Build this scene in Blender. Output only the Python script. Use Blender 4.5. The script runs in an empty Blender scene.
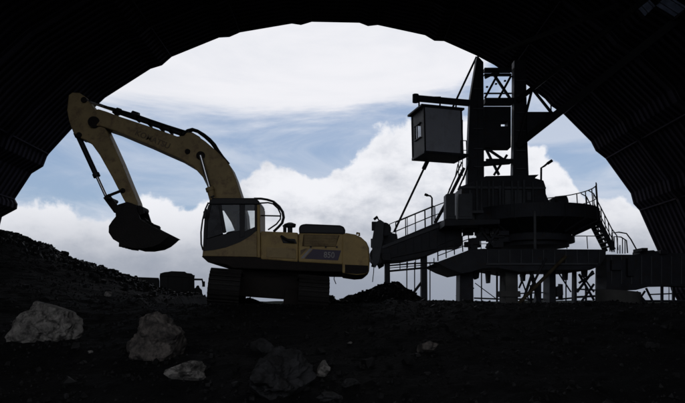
import bpy, bmesh, math, random
from mathutils import Vector, Matrix, noise

random.seed(7)
SC = bpy.context.scene
COL = SC.collection

# ------------------------------------------------------------------ camera
W0, H0, F0 = 685.0, 403.0, 593.0          # photograph pixels, focal length in pixels
CAMZ = 1.6
PITCH = math.atan((305.0 - 201.5) / F0)
CAM = Vector((0, 0, CAMZ))
cd = bpy.data.cameras.new("camera")
cam = bpy.data.objects.new("camera", cd); COL.objects.link(cam)
cam.location = CAM
cam.rotation_euler = (math.radians(90) + PITCH, 0, 0)
cd.sensor_width = 36.0
cd.lens = 36.0 * F0 / W0
cd.clip_start = 0.1
cd.clip_end = 6000
SC.camera = cam

def direction(u, v):
    f = Vector((0, math.cos(PITCH), math.sin(PITCH)))
    up = Vector((0, -math.sin(PITCH), math.cos(PITCH)))
    return f * F0 + Vector((1, 0, 0)) * (u - W0 / 2) + up * (H0 / 2 - v)

def P(u, v, Y):
    d = direction(u, v)
    return CAM + d * (Y / d.y)

def ae(u, v):
    d = direction(u, v).normalized()
    return math.atan2(d.x, d.y), math.asin(d.z)

# ------------------------------------------------------------------ world: sky with clouds
SUN_EL, SUN_AZ = math.radians(67), math.radians(12)      # sun ahead of the camera, high, a little right
world = bpy.data.worlds.new("World"); SC.world = world
world.use_nodes = True
nt = world.node_tree; N = nt.nodes; L = nt.links
N.clear()
def nd(t, **k):
    n = N.new(t)
    for a, b in k.items(): setattr(n, a, b)
    return n
def M(op, a, b=None, c=None, clamp=False):
    n = nd('ShaderNodeMath', operation=op); n.use_clamp = clamp
    for i, x in enumerate((a, b, c)):
        if x is None: continue
        if isinstance(x, (int, float)): n.inputs[i].default_value = x
        else: L.new(x, n.inputs[i])
    return n.outputs[0]
def smooth(x, lo, hi):
    n = nd('ShaderNodeMapRange', interpolation_type='SMOOTHSTEP')
    L.new(x, n.inputs['Value']); n.inputs['From Min'].default_value = lo; n.inputs['From Max'].default_value = hi
    return n.outputs[0]
def mixc(f, a, b):
    n = nd('ShaderNodeMix', data_type='RGBA')
    if isinstance(f, (int, float)): n.inputs[0].default_value = f
    else: L.new(f, n.inputs[0])
    for s, x in ((6, a), (7, b)):
        if isinstance(x, tuple): n.inputs[s].default_value = (*x, 1)
        else: L.new(x, n.inputs[s])
    return n.outputs[2]
tc = nd('ShaderNodeTexCoord'); sep = nd('ShaderNodeSeparateXYZ'); L.new(tc.outputs['Generated'], sep.inputs[0])
az = M('ARCTAN2', sep.outputs[0], sep.outputs[1])
el = M('ARCSINE', sep.outputs[2])
azel = nd('ShaderNodeCombineXYZ'); L.new(az, azel.inputs[0]); L.new(el, azel.inputs[1])
def noise_t(scale, detail, rough, stretch=(1, 1, 1), dist=0.0, off=(0, 0, 0)):
    mp = nd('ShaderNodeMapping'); mp.inputs['Scale'].default_value = stretch; mp.inputs['Location'].default_value = off
    L.new(tc.outputs['Generated'], mp.inputs[0])
    n = nd('ShaderNodeTexNoise'); L.new(mp.outputs[0], n.inputs['Vector'])
    n.inputs['Scale'].default_value = scale; n.inputs['Detail'].default_value = detail
    n.inputs['Roughness'].default_value = rough; n.inputs['Distortion'].default_value = dist
    return n.outputs[0]
def curve(pts):        # elevation (rad) as a function of azimuth, given as photo positions; repeats sensibly behind
    vis = [ae(u, v) for u, v in pts]
    vis = [(-math.pi, .35), (-2.2, .5), (-1.3, .3)] + vis + [(1.2, vis[-1][1] + .05), (2.2, .45), (math.pi, .35)]
    n = nd('ShaderNodeFloatCurve'); c = n.mapping.curves[0]
    fx = lambda a: (a + math.pi) / (2 * math.pi)
    for i, (a, e) in enumerate(vis):
        if i < 2 and len(c.points) > i: c.points[i].location = (fx(a), e)
        else: c.points.new(fx(a), e)
    n.mapping.update()
    L.new(M('MULTIPLY_ADD', az, 1 / (2 * math.pi), .5), n.inputs['Value'])
    return n.outputs[0]

sky = nd('ShaderNodeTexSky', sky_type='NISHITA')
sky.sun_disc = False
sky.sun_elevation = SUN_EL
sky.sun_rotation = SUN_AZ
sky.air_density = 1.0; sky.dust_density = 1.5; sky.ozone_density = 1.3
SKY = 0.10
K = 1 / SKY
def col(r, g, b):     # wanted display colour, 0-255 sRGB -> linear scaled for the background strength
    f = lambda c: (c / 255 / 12.92 if c < 10 else ((c / 255 + .055) / 1.055) ** 2.4)
    return (f(r) * K, f(g) * K, f(b) * K)

bankn = noise_t(9.0, 10, .55, dist=.15)
bankf = noise_t(26.0, 8, .6, dist=.2, off=(2, 8, 1))
bankbig = noise_t(3.2, 5, .5, off=(3, 1, 2))
shade = noise_t(7.0, 8, .6, stretch=(1, 1, 1.7), off=(5.1, 2.3, .7))
cir = noise_t(2.6, 9, .6, stretch=(1, 1, 4.2), dist=.5, off=(.4, 2.2, 1.3))
wisp = noise_t(3.4, 9, .62, stretch=(1, 1, 3.6), dist=.9, off=(7.7, 0, 4))

# cirrus / high sheet
base = mixc(.45, sky.outputs[0], col(148, 172, 206))
wf = M('MULTIPLY', smooth(wisp, .38, .74), .60)
c1 = mixc(wf, base, col(218, 224, 235))
sheet_lo = curve([(-60, 120), (60, 112), (120, 113), (200, 119), (260, 122), (330, 116), (400, 108), (450, 92), (480, 60), (520, 0), (580, -60), (700, -120)])
sf = smooth(M('ADD', M('SUBTRACT', el, sheet_lo), M('MULTIPLY_ADD', cir, .20, -.10)), -.028, .030)
c2 = mixc(sf, c1, mixc(smooth(cir, .35, .65), col(230, 232, 239), col(242, 242, 247)))
# middle pale veil
veil_lo = curve([(-60, 150), (60, 160), (150, 172), (230, 150), (300, 140), (380, 150), (450, 150), (520, 130), (580, 128), (700, 120)])
vf = smooth(M('ADD', M('SUBTRACT', sheet_lo, el), M('MULTIPLY', wisp, .0)), .06, .14)
c3 = mixc(M('MULTIPLY', M('MULTIPLY', vf, smooth(cir, .38, .56)), .75), c2, col(205, 213, 228))
# cumulus bank
bank = curve([(-60, 196), (25, 203), (70, 206), (110, 210), (150, 197), (190, 196), (235, 190), (275, 174), (310, 172), (345, 160), (378, 136), (410, 124),
              (450, 112), (490, 122), (530, 154), (545, 157), (558, 160), (567, 172), (575, 196), (588, 204), (600, 194), (611, 186), (620, 187), (629, 202), (645, 206), (700, 190)])
edge = M('ADD', M('SUBTRACT', bank, el), M('ADD', M('MULTIPLY_ADD', bankn, .14, -.07), M('ADD', M('MULTIPLY_ADD', bankbig, .07, -.035), M('MULTIPLY_ADD', bankf, .045, -.0225))))
bf = smooth(edge, -.004, .011)
lit = M('SUBTRACT', 1.0, smooth(M('ADD', edge, M('ADD', M('MULTIPLY_ADD', shade, .64, -.33), M('MULTIPLY_ADD', bankf, .10, -.05))), .0, .24))
cum = mixc(lit, col(184, 190, 202), col(242, 243, 248))
low = smooth(M('ADD', M('MULTIPLY', el, -1.0), M('MULTIPLY', shade, .05)), -.16, .02)
cum2 = mixc(low, cum, col(150, 157, 171))
skycol = mixc(bf, c3, cum2)
bg = nd('ShaderNodeBackground'); bg.inputs[1].default_value = SKY
L.new(skycol, bg.inputs[0])
wo = nd('ShaderNodeOutputWorld'); L.new(bg.outputs[0], wo.inputs[0])

sd = bpy.data.lights.new("sun", 'SUN'); sd.energy = 3.0; sd.angle = math.radians(.5); sd.color = (1, .95, .87)
sun = bpy.data.objects.new("sun", sd); COL.objects.link(sun)
sdir = Vector((math.sin(SUN_AZ) * math.cos(SUN_EL), math.cos(SUN_AZ) * math.cos(SUN_EL), math.sin(SUN_EL)))
sun.rotation_euler = sdir.to_track_quat('Z', 'Y').to_euler(); sun.location = (0, 60, 60)

vs = SC.view_settings
vs.view_transform = 'Standard'; vs.look = 'None'; vs.exposure = 0; vs.gamma = 1; vs.use_curve_mapping = False

# ------------------------------------------------------------------ materials
def mat(name, c, rough=.7, metal=0.0, var=.25, scale=3.0, bump=.0, bscale=20.0, c2=None, c2amt=.5, spec=.3):
    m = bpy.data.materials.new(name); m.use_nodes = True
    t = m.node_tree; b = t.nodes['Principled BSDF']
    tcn = t.nodes.new('ShaderNodeTexCoord')
    n = t.nodes.new('ShaderNodeTexNoise'); n.inputs['Scale'].default_value = scale; n.inputs['Detail'].default_value = 8; n.inputs['Roughness'].default_value = .65
    t.links.new(tcn.outputs['Object'], n.inputs['Vector'])
    r = t.nodes.new('ShaderNodeValToRGB')
    r.color_ramp.elements[0].position = .3; r.color_ramp.elements[1].position = .7
    r.color_ramp.elements[0].color = (*[x * (1 - var) for x in c], 1)
    r.color_ramp.elements[1].color = (*[min(1, x * (1 + var)) for x in c], 1)
    t.links.new(n.outputs[0], r.inputs[0]); out = r.outputs[0]
    if c2:
        n2 = t.nodes.new('ShaderNodeTexNoise'); n2.inputs['Scale'].default_value = scale * 2.3; n2.inputs['Detail'].default_value = 10; n2.inputs['Roughness'].default_value = .7
        t.links.new(tcn.outputs['Object'], n2.inputs['Vector'])
        mr = t.nodes.new('ShaderNodeMapRange'); mr.inputs['From Min'].default_value = 1 - c2amt - .08; mr.inputs['From Max'].default_value = 1 - c2amt + .08
        t.links.new(n2.outputs[0], mr.inputs['Value'])
        mx = t.nodes.new('ShaderNodeMix'); mx.data_type = 'RGBA'
        t.links.new(mr.outputs[0], mx.inputs[0]); t.links.new(out, mx.inputs[6]); mx.inputs[7].default_value = (*c2, 1)
        out = mx.outputs[2]
    t.links.new(out, b.inputs['Base Color'])
    b.inputs['Metallic'].default_value = metal
    b.inputs['Specular IOR Level'].default_value = spec
    rr = t.nodes.new('ShaderNodeMapRange'); rr.inputs['To Min'].default_value = max(.05, rough - .15); rr.inputs['To Max'].default_value = min(1, rough + .15)
    t.links.new(n.outputs[0], rr.inputs['Value']); t.links.new(rr.outputs[0], b.inputs['Roughness'])
    if bump:
        nb = t.nodes.new('ShaderNodeTexNoise'); nb.inputs['Scale'].default_value = bscale; nb.inputs['Detail'].default_value = 6
        t.links.new(tcn.outputs['Object'], nb.inputs['Vector'])
        bp = t.nodes.new('ShaderNodeBump'); bp.inputs['Strength'].default_value = bump; bp.inputs['Distance'].default_value = .05
        t.links.new(nb.outputs[0], bp.inputs['Height']); t.links.new(bp.outputs[0], b.inputs['Normal'])
    return m
def glass(name, tint, opac, film_col):
    m = bpy.data.materials.new(name); m.use_nodes = True
    t = m.node_tree; t.nodes.clear()
    o = t.nodes.new('ShaderNodeOutputMaterial'); tr = t.nodes.new('ShaderNodeBsdfTransparent'); tr.inputs[0].default_value = (*tint, 1)
    gl = t.nodes.new('ShaderNodeBsdfGlossy'); gl.inputs['Roughness'].default_value = .08
    df = t.nodes.new('ShaderNodeBsdfDiffuse'); df.inputs[0].default_value = (*film_col, 1)
    m1 = t.nodes.new('ShaderNodeMixShader'); m1.inputs[0].default_value = .035
    t.links.new(tr.outputs[0], m1.inputs[1]); t.links.new(gl.outputs[0], m1.inputs[2])
    tcn = t.nodes.new('ShaderNodeTexCoord'); n = t.nodes.new('ShaderNodeTexNoise'); n.inputs['Scale'].default_value = 4; n.inputs['Detail'].default_value = 8
    t.links.new(tcn.outputs['Object'], n.inputs['Vector'])
    mr = t.nodes.new('ShaderNodeMapRange'); mr.inputs['From Min'].default_value = .3; mr.inputs['From Max'].default_value = .7
    mr.inputs['To Min'].default_value = opac * .7; mr.inputs['To Max'].default_value = min(1, opac * 1.3)
    t.links.new(n.outputs[0], mr.inputs['Value'])
    m2 = t.nodes.new('ShaderNodeMixShader'); t.links.new(mr.outputs[0], m2.inputs[0])
    t.links.new(m1.outputs[0], m2.inputs[1]); t.links.new(df.outputs[0], m2.inputs[2]); t.links.new(m2.outputs[0], o.inputs[0])
    return m
MT = dict(
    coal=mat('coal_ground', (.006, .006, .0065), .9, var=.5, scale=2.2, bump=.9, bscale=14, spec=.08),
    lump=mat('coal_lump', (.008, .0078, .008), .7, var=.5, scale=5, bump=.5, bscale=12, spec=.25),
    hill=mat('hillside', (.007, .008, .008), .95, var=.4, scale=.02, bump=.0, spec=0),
    roof=mat('roof_sheet', (.028, .025, .035), .85, var=.5, scale=.5, spec=.05, c2=(.038, .031, .034), c2amt=.42, bump=.2, bscale=5),
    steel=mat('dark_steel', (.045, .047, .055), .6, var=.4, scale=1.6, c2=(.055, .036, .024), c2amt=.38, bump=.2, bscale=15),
    panel=mat('cabin_panel', (.72, .74, .80), .6, var=.08, scale=.8, c2=(.58, .59, .63), c2amt=.4),
    grey=mat('grey_paint', (.11, .115, .125), .6, var=.25, scale=1.4, c2=(.06, .045, .035), c2amt=.35),
    galv=mat('galvanised', (.16, .165, .17), .5, metal=.3, var=.25, scale=3),
    rust=mat('rusty_pipe', (.12, .095, .055), .8, var=.35, scale=2, c2=(.06, .035, .02), c2amt=.45),
    conc=mat('concrete', (.14, .135, .125), .9, var=.3, scale=1.2, bump=.4, bscale=9),
    yellow=mat('yellow_paint', (.42, .295, .115), .55, var=.22, scale=1.3, c2=(.25, .16, .075), c2amt=.40, bump=.1, bscale=10),
    yellow2=mat('yellow_dusty', (.36, .265, .125), .6, var=.22, scale=1.6, c2=(.22, .15, .08), c2amt=.43, bump=.1, bscale=10),
    black=mat('black_paint', (.022, .022, .024), .55, var=.3, scale=2, c2=(.05, .042, .035), c2amt=.35),
    frame=mat('dark_frame', (.018, .014, .012), .8, var=.4, scale=2.5, bump=.2),
    track=mat('track_steel', (.017, .015, .014), .75, var=.4, scale=3, bump=.4, bscale=20),
    rubber=mat('rubber', (.02, .02, .02), .7, var=.2, scale=4),
    chrome=mat('chrome_rod', (.55, .56, .58), .22, metal=.9, var=.1, scale=3),
    decal=mat('decal_blue', (.07, .055, .09), .5, var=.2, scale=4),
    letter=mat('decal_white', (.34, .32, .32), .6, var=.3, scale=6),
    dletter=mat('decal_dark', (.19, .14, .085), .6, var=.3, scale=6),
    grille=mat('grille', (.10, .065, .03), .8, var=.3, scale=6),
    seat=mat('seat_cloth', (.02, .02, .022), .9),
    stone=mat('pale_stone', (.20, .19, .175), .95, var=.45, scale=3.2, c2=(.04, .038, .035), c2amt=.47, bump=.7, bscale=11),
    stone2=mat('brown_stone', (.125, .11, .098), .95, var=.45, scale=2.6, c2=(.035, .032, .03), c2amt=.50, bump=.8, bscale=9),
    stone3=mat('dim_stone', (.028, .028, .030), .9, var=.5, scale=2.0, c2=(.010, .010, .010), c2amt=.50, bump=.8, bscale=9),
    skyl=glass('skylight_sheet', (.018, .02, .026), .6, (.03, .03, .03)),
    clear=glass('clear_glass', (.86, .89, .90), .08, (.05, .05, .05)),
    haze_glass=glass('hazy_glass', (.62, .65, .70), .22, (.06, .06, .06)),
    dark_pane=glass('darkened_glass', (.45, .48, .50), .72, (.05, .05, .055)),  # near-opaque dark pane, its colour stands in for the unlit cab interior
)

# ------------------------------------------------------------------ mesh helpers
def sil_pts(uv, Yn, Yf, along=False):      # outline sized so that the whole solid (near face, far face and what shows between) fills it
    n = len(uv); area = sum(uv[i][0] * uv[(i + 1) % n][1] - uv[(i + 1) % n][0] * uv[i][1] for i in range(n)); sg = 1 if area > 0 else -1
    def nr(p, q_):
        d = Vector((q_[1] - p[1], -(q_[0] - p[0]), 0)) * sg
        return d.normalized() if d.length else d
    out = []
    for i in range(n):
        a, b, c = uv[i - 1], uv[i], uv[(i + 1) % n]
        n1, n2 = nr(a, b), nr(b, c); wx, wy = (1 if b[0] < 342.5 else -1), (1 if b[1] < 305 else -1)
        tx = max(0, min(1, 2 * max(n1.x * wx, n2.x * wx))); tz = max(0, min(1, 2 * max(n1.y * wy, n2.y * wy)))
        if along:
            k = n1 + n2; t = k.normalized().dot(Vector((342.5 - b[0], 305 - b[1], 0)).normalized()) if k.length else 0
            tx = tz = max(0, min(1, t * 1.3))
        pn, pf_ = P(*b, Yn), P(*b, Yf)
        out.append(Vector((pn.x + (pf_.x - pn.x) * tx, Yn, pn.z + (pf_.z - pn.z) * tz)))
    return out
class MB:
    def __init__(s): s.v = []; s.f = []
    def add(s, vs, fs):
        o = len(s.v); s.v += [Vector(p) for p in vs]; s.f += [tuple(i + o for i in f) for f in fs]
        return s
    def box(s, a, b):
        (x0, y0, z0), (x1, y1, z1) = a, b
        x0, x1 = min(x0, x1), max(x0, x1); y0, y1 = min(y0, y1), max(y0, y1); z0, z1 = min(z0, z1), max(z0, z1)
        return s.add([(x0, y0, z0), (x1, y0, z0), (x1, y1, z0), (x0, y1, z0), (x0, y0, z1), (x1, y0, z1), (x1, y1, z1), (x0, y1, z1)],
                     [(0, 3, 2, 1), (4, 5, 6, 7), (0, 1, 5, 4), (1, 2, 6, 5), (2, 3, 7, 6), (3, 0, 4, 7)])
    def bar(s, a, b, w, h, up=(0, 0, 1)):
        a, b = Vector(a), Vector(b); d = (b - a).normalized(); up = Vector(up)
        if abs(d.dot(up)) > .98: up = Vector((0, 1, 0))
        r = d.cross(up).normalized(); u = r.cross(d)
        q = []
        for c in (a, b):
            for i, j in ((-1, -1), (1, -1), (1, 1), (-1, 1)): q.append(c + r * w / 2 * i + u * h / 2 * j)
        return s.add(q, [(3, 2, 1, 0), (4, 5, 6, 7), (0, 1, 5, 4), (1, 2, 6, 5), (2, 3, 7, 6), (3, 0, 4, 7)])
    def cyl(s, a, b, r1, r2=None, n=14):
        a, b = Vector(a), Vector(b); r2 = r1 if r2 is None else r2
        d = (b - a).normalized(); up = Vector((0, 0, 1)) if abs(d.z) < .95 else Vector((0, 1, 0))
        x = d.cross(up).normalized(); y = x.cross(d)
        q = [c + (x * math.cos(2 * math.pi * k / n) + y * math.sin(2 * math.pi * k / n)) * r for c, r in ((a, r1), (b, r2)) for k in range(n)]
        return s.add(q, [tuple((k, (k + 1) % n, n + (k + 1) % n, n + k)) for k in range(n)] + [tuple(range(n - 1, -1, -1)), tuple(range(n, 2 * n))])
    def tube(s, pts, r, n=7):
        pts = [Vector(p) for p in pts]; q = []; m = len(pts); prev = None
        for i, p in enumerate(pts):
            d = (pts[min(i + 1, m - 1)] - pts[max(i - 1, 0)]).normalized()
            if prev is None:
                up = Vector((0, 0, 1)) if abs(d.z) < .9 else Vector((0, 1, 0)); x = d.cross(up).normalized()
            else: x = (prev - d * prev.dot(d)).normalized()
            prev = x; y = x.cross(d)
            rr = r[i] if isinstance(r, (list, tuple)) else r
            q += [p + (x * math.cos(2 * math.pi * k / n) + y * math.sin(2 * math.pi * k / n)) * rr for k in range(n)]
        fs = [(i * n + k, i * n + (k + 1) % n, (i + 1) * n + (k + 1) % n, (i + 1) * n + k) for i in range(m - 1) for k in range(n)]
        return s.add(q, fs + [tuple(range(n - 1, -1, -1)), tuple(range((m - 1) * n, m * n))])
    def prism(s, pts, vec):
        pts = [Vector(p) for p in pts]; vec = Vector(vec); n = len(pts)
        return s.add(pts + [p + vec for p in pts], [tuple(range(n)), tuple(range(2 * n - 1, n - 1, -1))] + [(i, n + i, n + (i + 1) % n, (i + 1) % n) for i in range(n)])
    def flat(s, uv, Yn, Yf):        # outline seen at depth Yn, solid to Yf
        return s.prism([P(u, v, Yn) for u, v in uv], (0, Yf - Yn, 0))
    def sil(s, uv, Yn, Yf, along=False): return s.prism(sil_pts(uv, Yn, Yf, along), (0, Yf - Yn, 0))
    def ring(s, c, r0, r1, z0, z1, n=48):     # vertical-axis lathe between two radii at two heights (solid frustum)
        c = Vector(c)
        q = [(c.x + r * math.cos(2 * math.pi * k / n), c.y + r * math.sin(2 * math.pi * k / n), z) for r, z in ((r0, z0), (r1, z1)) for k in range(n)]
        return s.add(q, [((k, (k + 1) % n, n + (k + 1) % n, n + k)) for k in range(n)] + [tuple(range(n - 1, -1, -1)), tuple(range(n, 2 * n))])
    def xf(s, m):
        s.v = [m @ p for p in s.v]; return s
    def build(s, name, m, parent=None, bevel=0.0, smooth=False, label=None):
        off = parent_origin(parent)
        me = bpy.data.meshes.new(name)
        me.from_pydata([p - off for p in s.v], [], s.f)
        bm = bmesh.new(); bm.from_mesh(me); bmesh.ops.recalc_face_normals(bm, faces=bm.faces); bm.to_mesh(me); bm.free()
        o = bpy.data.objects.new(name, me); COL.objects.link(o)
        me.materials.append(MT[m] if isinstance(m, str) else m)
        if parent: o.parent = parent
        if bevel:
            b = o.modifiers.new('bevel', 'BEVEL'); b.width = bevel; b.segments = 2; b.limit_method = 'ANGLE'; b.angle_limit = math.radians(35)
        if smooth:
            for p in me.polygons: p.use_smooth = True
            me.set_sharp_from_angle(angle=math.radians(38))
        if label: o['label'] = label
        return o
def parent_origin(p):
    o = Vector((0, 0, 0))
    while p: o += Vector(p.location); p = p.parent
    return o
def thing(name, label, cat, loc, group=None):
    o = bpy.data.objects.new(name, None); COL.objects.link(o); o.location = loc; o.empty_display_size = .3
    o['label'] = label; o['category'] = cat
    if group: o['group'] = group
    return o
def tag(o, label, cat, group=None, kind=None):
    if label: o['label'] = label; o['category'] = cat
    if group: o['group'] = group
    if kind: o['kind'] = kind
    return o
def text(txt, a, b, m, parent, name, shear=0.0, lift=.012, hgt=None):   # lettering in the x/z plane facing -y, from point a to point b along its baseline
    cu = bpy.data.curves.new(name, 'FONT'); cu.body = txt; cu.size = 1; cu.extrude = .004; cu.shear = shear; cu.offset = .018
    o = bpy.data.objects.new(name, cu); COL.objects.link(o)
    bpy.context.view_layer.update()
    dg = bpy.context.evaluated_depsgraph_get(); me = bpy.data.meshes.new_from_object(o.evaluated_get(dg))
    bpy.data.objects.remove(o)
    a, b = Vector(a), Vector(b); d = b - a; wid = max(v.co.x for v in me.vertices); hh = max(v.co.y for v in me.vertices)
    sx = d.length / wid; sy = (hgt / hh) if hgt else sx
    x = d.normalized(); z = Vector((0, 0, 1)); z = (z - x * x.z).normalized()
    off = parent_origin(parent)
    for v in me.vertices:
        c = v.co; v.co = a + x * c.x * sx + z * c.y * sy + Vector((0, -lift + -c.z, 0)) - off
    o = bpy.data.objects.new(name, me); COL.objects.link(o); me.materials.clear(); me.materials.append(MT[m]); o.parent = parent
    return o
def sm(a, b, x):
    t = max(0, min(1, (x - a) / (b - a))); return t * t * (3 - 2 * t)

# ------------------------------------------------------------------ terrain
RIDGE = [(-40, 224), (0, 233), (26, 241), (39, 245), (56, 256), (81, 263), (99, 269), (129, 279), (160, 292), (200, 297)]
RY = 20.5
ridge_w = [(P(u, v, RY).x, P(u, v, RY).z) for u, v in RIDGE]
def ridge_z(x):
    if x <= ridge_w[0][0]: return ridge_w[0][1] + (ridge_w[0][0] - x) * .15
    for (x0, z0), (x1, z1) in zip(ridge_w, ridge_w[1:]):
        if x <= x1: return z0 + (z1 - z0) * (x - x0) / (x1 - x0)
    return None
def ground0(x, y):
    z = 1.60 * sm(3.5, 15.0, y)
    z -= 0.95 * sm(19.5, 24, y)
    z -= .6 * sm(60, 300, y)
    rz = ridge_z(x)
    if rz is not None and rz > z and y < 60:
        t = sm(10.5, RY, y) if y < RY else 1 - sm(RY + .5, 34, y)
        z = z + (rz - z) * t ** 1.25
    return z
def ground(x, y):
    z = ground0(x, y)
    if -60 < y < 60 and abs(x) < 60:
        p = Vector((x, y, 0))
        z += .10 * noise.noise(p * .45) + .07 * noise.noise(p * 1.3 + Vector((3, 7, 1))) * (1 if y < 30 else .5)
        z += .035 * noise.noise(p * 4.1) + .02 * noise.noise(p * 9.0)
        if 10 < y < 22 and x > -4.6: z = min(z, CAMZ + .005 if x < .6 else CAMZ + .06)
        if x > 1.2: z += max(0, .16 * noise.noise(Vector((x * .5, y * .25, 9)))) * sm(12, 16, y) * (1 - sm(22, 25, y))
        z += .22 * math.exp(-((x + 2.75) / .38) ** 2 - ((y - 17.6) / .9) ** 2)
    return z
def grid_axis(breaks):
    out = []
    for a, b, st in breaks:
        n = max(1, round((b - a) / st)); out += [a + (b - a) * k / n for k in range(n)]
    return out + [breaks[-1][1]]
xs = grid_axis([(-2500, -300, 220), (-300, -60, 24), (-60, -16, 1.2), (-16, 14, .13), (14, 60, 1.2), (60, 300, 24), (300, 2500, 220)])
ys = grid_axis([(-2500, -300, 220), (-300, -20, 20), (-20, 3, .8), (3, 25, .13), (25, 45, .8), (45, 100, 6), (100, 400, 30), (400, 3000, 260)])
g = MB()
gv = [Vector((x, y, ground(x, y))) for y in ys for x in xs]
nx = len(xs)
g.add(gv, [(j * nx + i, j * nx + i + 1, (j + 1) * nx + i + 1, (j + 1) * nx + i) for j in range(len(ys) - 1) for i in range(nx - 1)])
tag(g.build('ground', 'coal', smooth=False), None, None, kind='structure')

# far low hills
h = MB(); hn = 160
for (Yh, base, amp, seed) in ((420, 1.4, 4.0, 1.0), (900, 4, 8, 5.0)):
    rows = []
    for j, (dy, hf) in enumerate(((-80, -.3), (-40, .45), (0, 1), (60, 1.05), (200, .2), (300, -.3))):
        for i in range(hn):
            x = -Yh * 1.6 + 3.2 * Yh * i / (hn - 1)
            hz = base + amp * (.5 + .8 * noise.noise(Vector((x / Yh * 6, seed, 0))) + .35 * noise.noise(Vector((x / Yh * 25, seed, 2)))+ .12 * noise.noise(Vector((x / Yh * 90, seed, 2))))
            rows.append((x, Yh + dy, hz * hf if hf > 0 else -3))
    h.add(rows, [(j * hn + i, j * hn + i + 1, (j + 1) * hn + i + 1, (j + 1) * hn + i) for j in range(5) for i in range(hn - 1)])
tag(h.build('hills', 'hill', smooth=True), None, None, kind='structure')

def hit(u, v):
    d = direction(u, v).normalized(); t = 2.0
    while t < 60:
        p = CAM + d * t
        if p.z <= ground(p.x, p.y): return p
        t += .03
    return CAM + d * 30

def blob(c, r, sq=(1, 1, 1), sub=3, amp=.35, fr=1.4, seed=0, rot=0, chip=None, mb=None):
    bm = bmesh.new(); bmesh.ops.create_icosphere(bm, subdivisions=sub, radius=1)
    rng = random.Random(seed); planes = []
    for _ in range(chip or 0):
        n_ = Vector((rng.gauss(0, 1), rng.gauss(0, 1), rng.gauss(0, 1))).normalized(); planes.append((n_, rng.uniform(.62, .9)))
    so = Vector((seed * 3.7, seed * 1.3, seed * 2.1))
    R_ = Matrix.Rotation(rot, 3, 'Z')
    for v in bm.verts:
        p = v.co.copy()
        p *= 1 + amp * noise.noise(p * fr + so) + amp * .4 * noise.noise(p * fr * 2.7 + so) + amp * .18 * noise.noise(p * fr * 7 + so)
        for n_, d_ in planes:
            k = p.dot(n_)
            if k > d_: p -= n_ * (k - d_) * .9
        v.co = Vector(c) + R_ @ Vector((p.x * sq[0] * r, p.y * sq[1] * r, p.z * sq[2] * r))
    mb = mb or MB()
    mb.add([v.co.copy() for v in bm.verts], [tuple(v.index for v in f.verts) for f in bm.faces]); bm.free()
    return mb

# central heap of coal behind the excavator
HY = 22.5
heap_line = [(300, 306), (318, 295), (330, 295.5), (339, 300), (344, 297), (358, 293), (373, 288), (387, 281.5), (398, 281.5), (408, 289), (422, 298), (434, 304), (449, 312)]
hl = [(P(u, v, HY).x, P(u, v, HY).z) for u, v in heap_line]
def heap_z(x):
    if x <= hl[0][0] or x >= hl[-1][0]: return 0
    for (x0, z0), (x1, z1) in zip(hl, hl[1:]):
        if x <= x1: return z0 + (z1 - z0) * (x - x0) / (x1 - x0)
hp = MB(); hx = grid_axis([(hl[0][0], hl[-1][0], .07)]); hy = grid_axis([(HY - 2.6, HY + 2.6, .09)])
def heap_pt(x, y):
    t = 1 - abs(y - HY) / 2.6; t = t ** .9 if t > 0 else 0
    b = .2; z = b + (heap_z(x) - b) * t if t else b
    return Vector((x, y, z + .05 * noise.noise(Vector((x, y, 0)) * 3.3) + .045 * noise.noise(Vector((x, y, 0)) * 9)))
q = [heap_pt(x, y) for y in hy for x in hx]; n_ = len(hx)
hp.add(q, [(j * n_ + i, j * n_ + i + 1, (j + 1) * n_ + i + 1, (j + 1) * n_ + i) for j in range(len(hy) - 1) for i in range(n_ - 1)])
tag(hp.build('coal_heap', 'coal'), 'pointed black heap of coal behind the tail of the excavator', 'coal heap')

# loose lumps over everything
lm = MB(); rng = random.Random(3)
def lump(p, r):
    base = [(-1, 0, 0), (1, 0, 0), (0, -1, 0), (0, 1, 0), (0, 0, -1), (0, 0, 1)]
    a, b = rng.uniform(0, 6.28), rng.uniform(0, 6.28); R_ = Matrix.Rotation(a, 3, 'Z') @ Matrix.Rotation(b, 3, 'X')
    pts = [Vector(p) + R_ @ Vector([c * r * rng.uniform(.6, 1.25) for c in q_]) for q_ in base]
    # cube-ish 8 corner lump reads better than an octahedron for larger ones
    if r > .045:
        pts = [Vector(p) + R_ @ Vector((sx * r * rng.uniform(.5, 1), sy * r * rng.uniform(.5, 1), sz * r * rng.uniform(.4, .85))) for sz in (-1, 1) for sx, sy in ((-1, -1), (1, -1), (1, 1), (-1, 1))]
        lm.add(pts, [(3, 2, 1, 0), (4, 5, 6, 7), (0, 1, 5, 4), (1, 2, 6, 5), (2, 3, 7, 6), (3, 0, 4, 7)])
    else:
        lm.add(pts, [(5, 1, 3), (5, 3, 0), (5, 0, 2), (5, 2, 1), (4, 3, 1), (4, 0, 3), (4, 2, 0), (4, 1, 2)])
for _ in range(17000):
    y = 3.5 + 18 * rng.random() ** .8; x = rng.uniform(-1, 1) * (y * .66 + 1)
    r = .012 + .035 * rng.random() ** 3 + (.07 * rng.random() if rng.random() < .012 else 0)
    if 13.6 < y < 19.6 and -5 < x < 0.5: r = min(r, .035)
    lump((x, y, ground(x, y) + r * .25), r)
for _ in range(2600):   # crumbly crest on the left bank
    y = RY + rng.gauss(-.2, .9); x = rng.uniform(-13, -5.2); r = .02 + .075 * rng.random() ** 2.5
    lump((x, y, ground(x, y) + r * .3), r)
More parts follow.
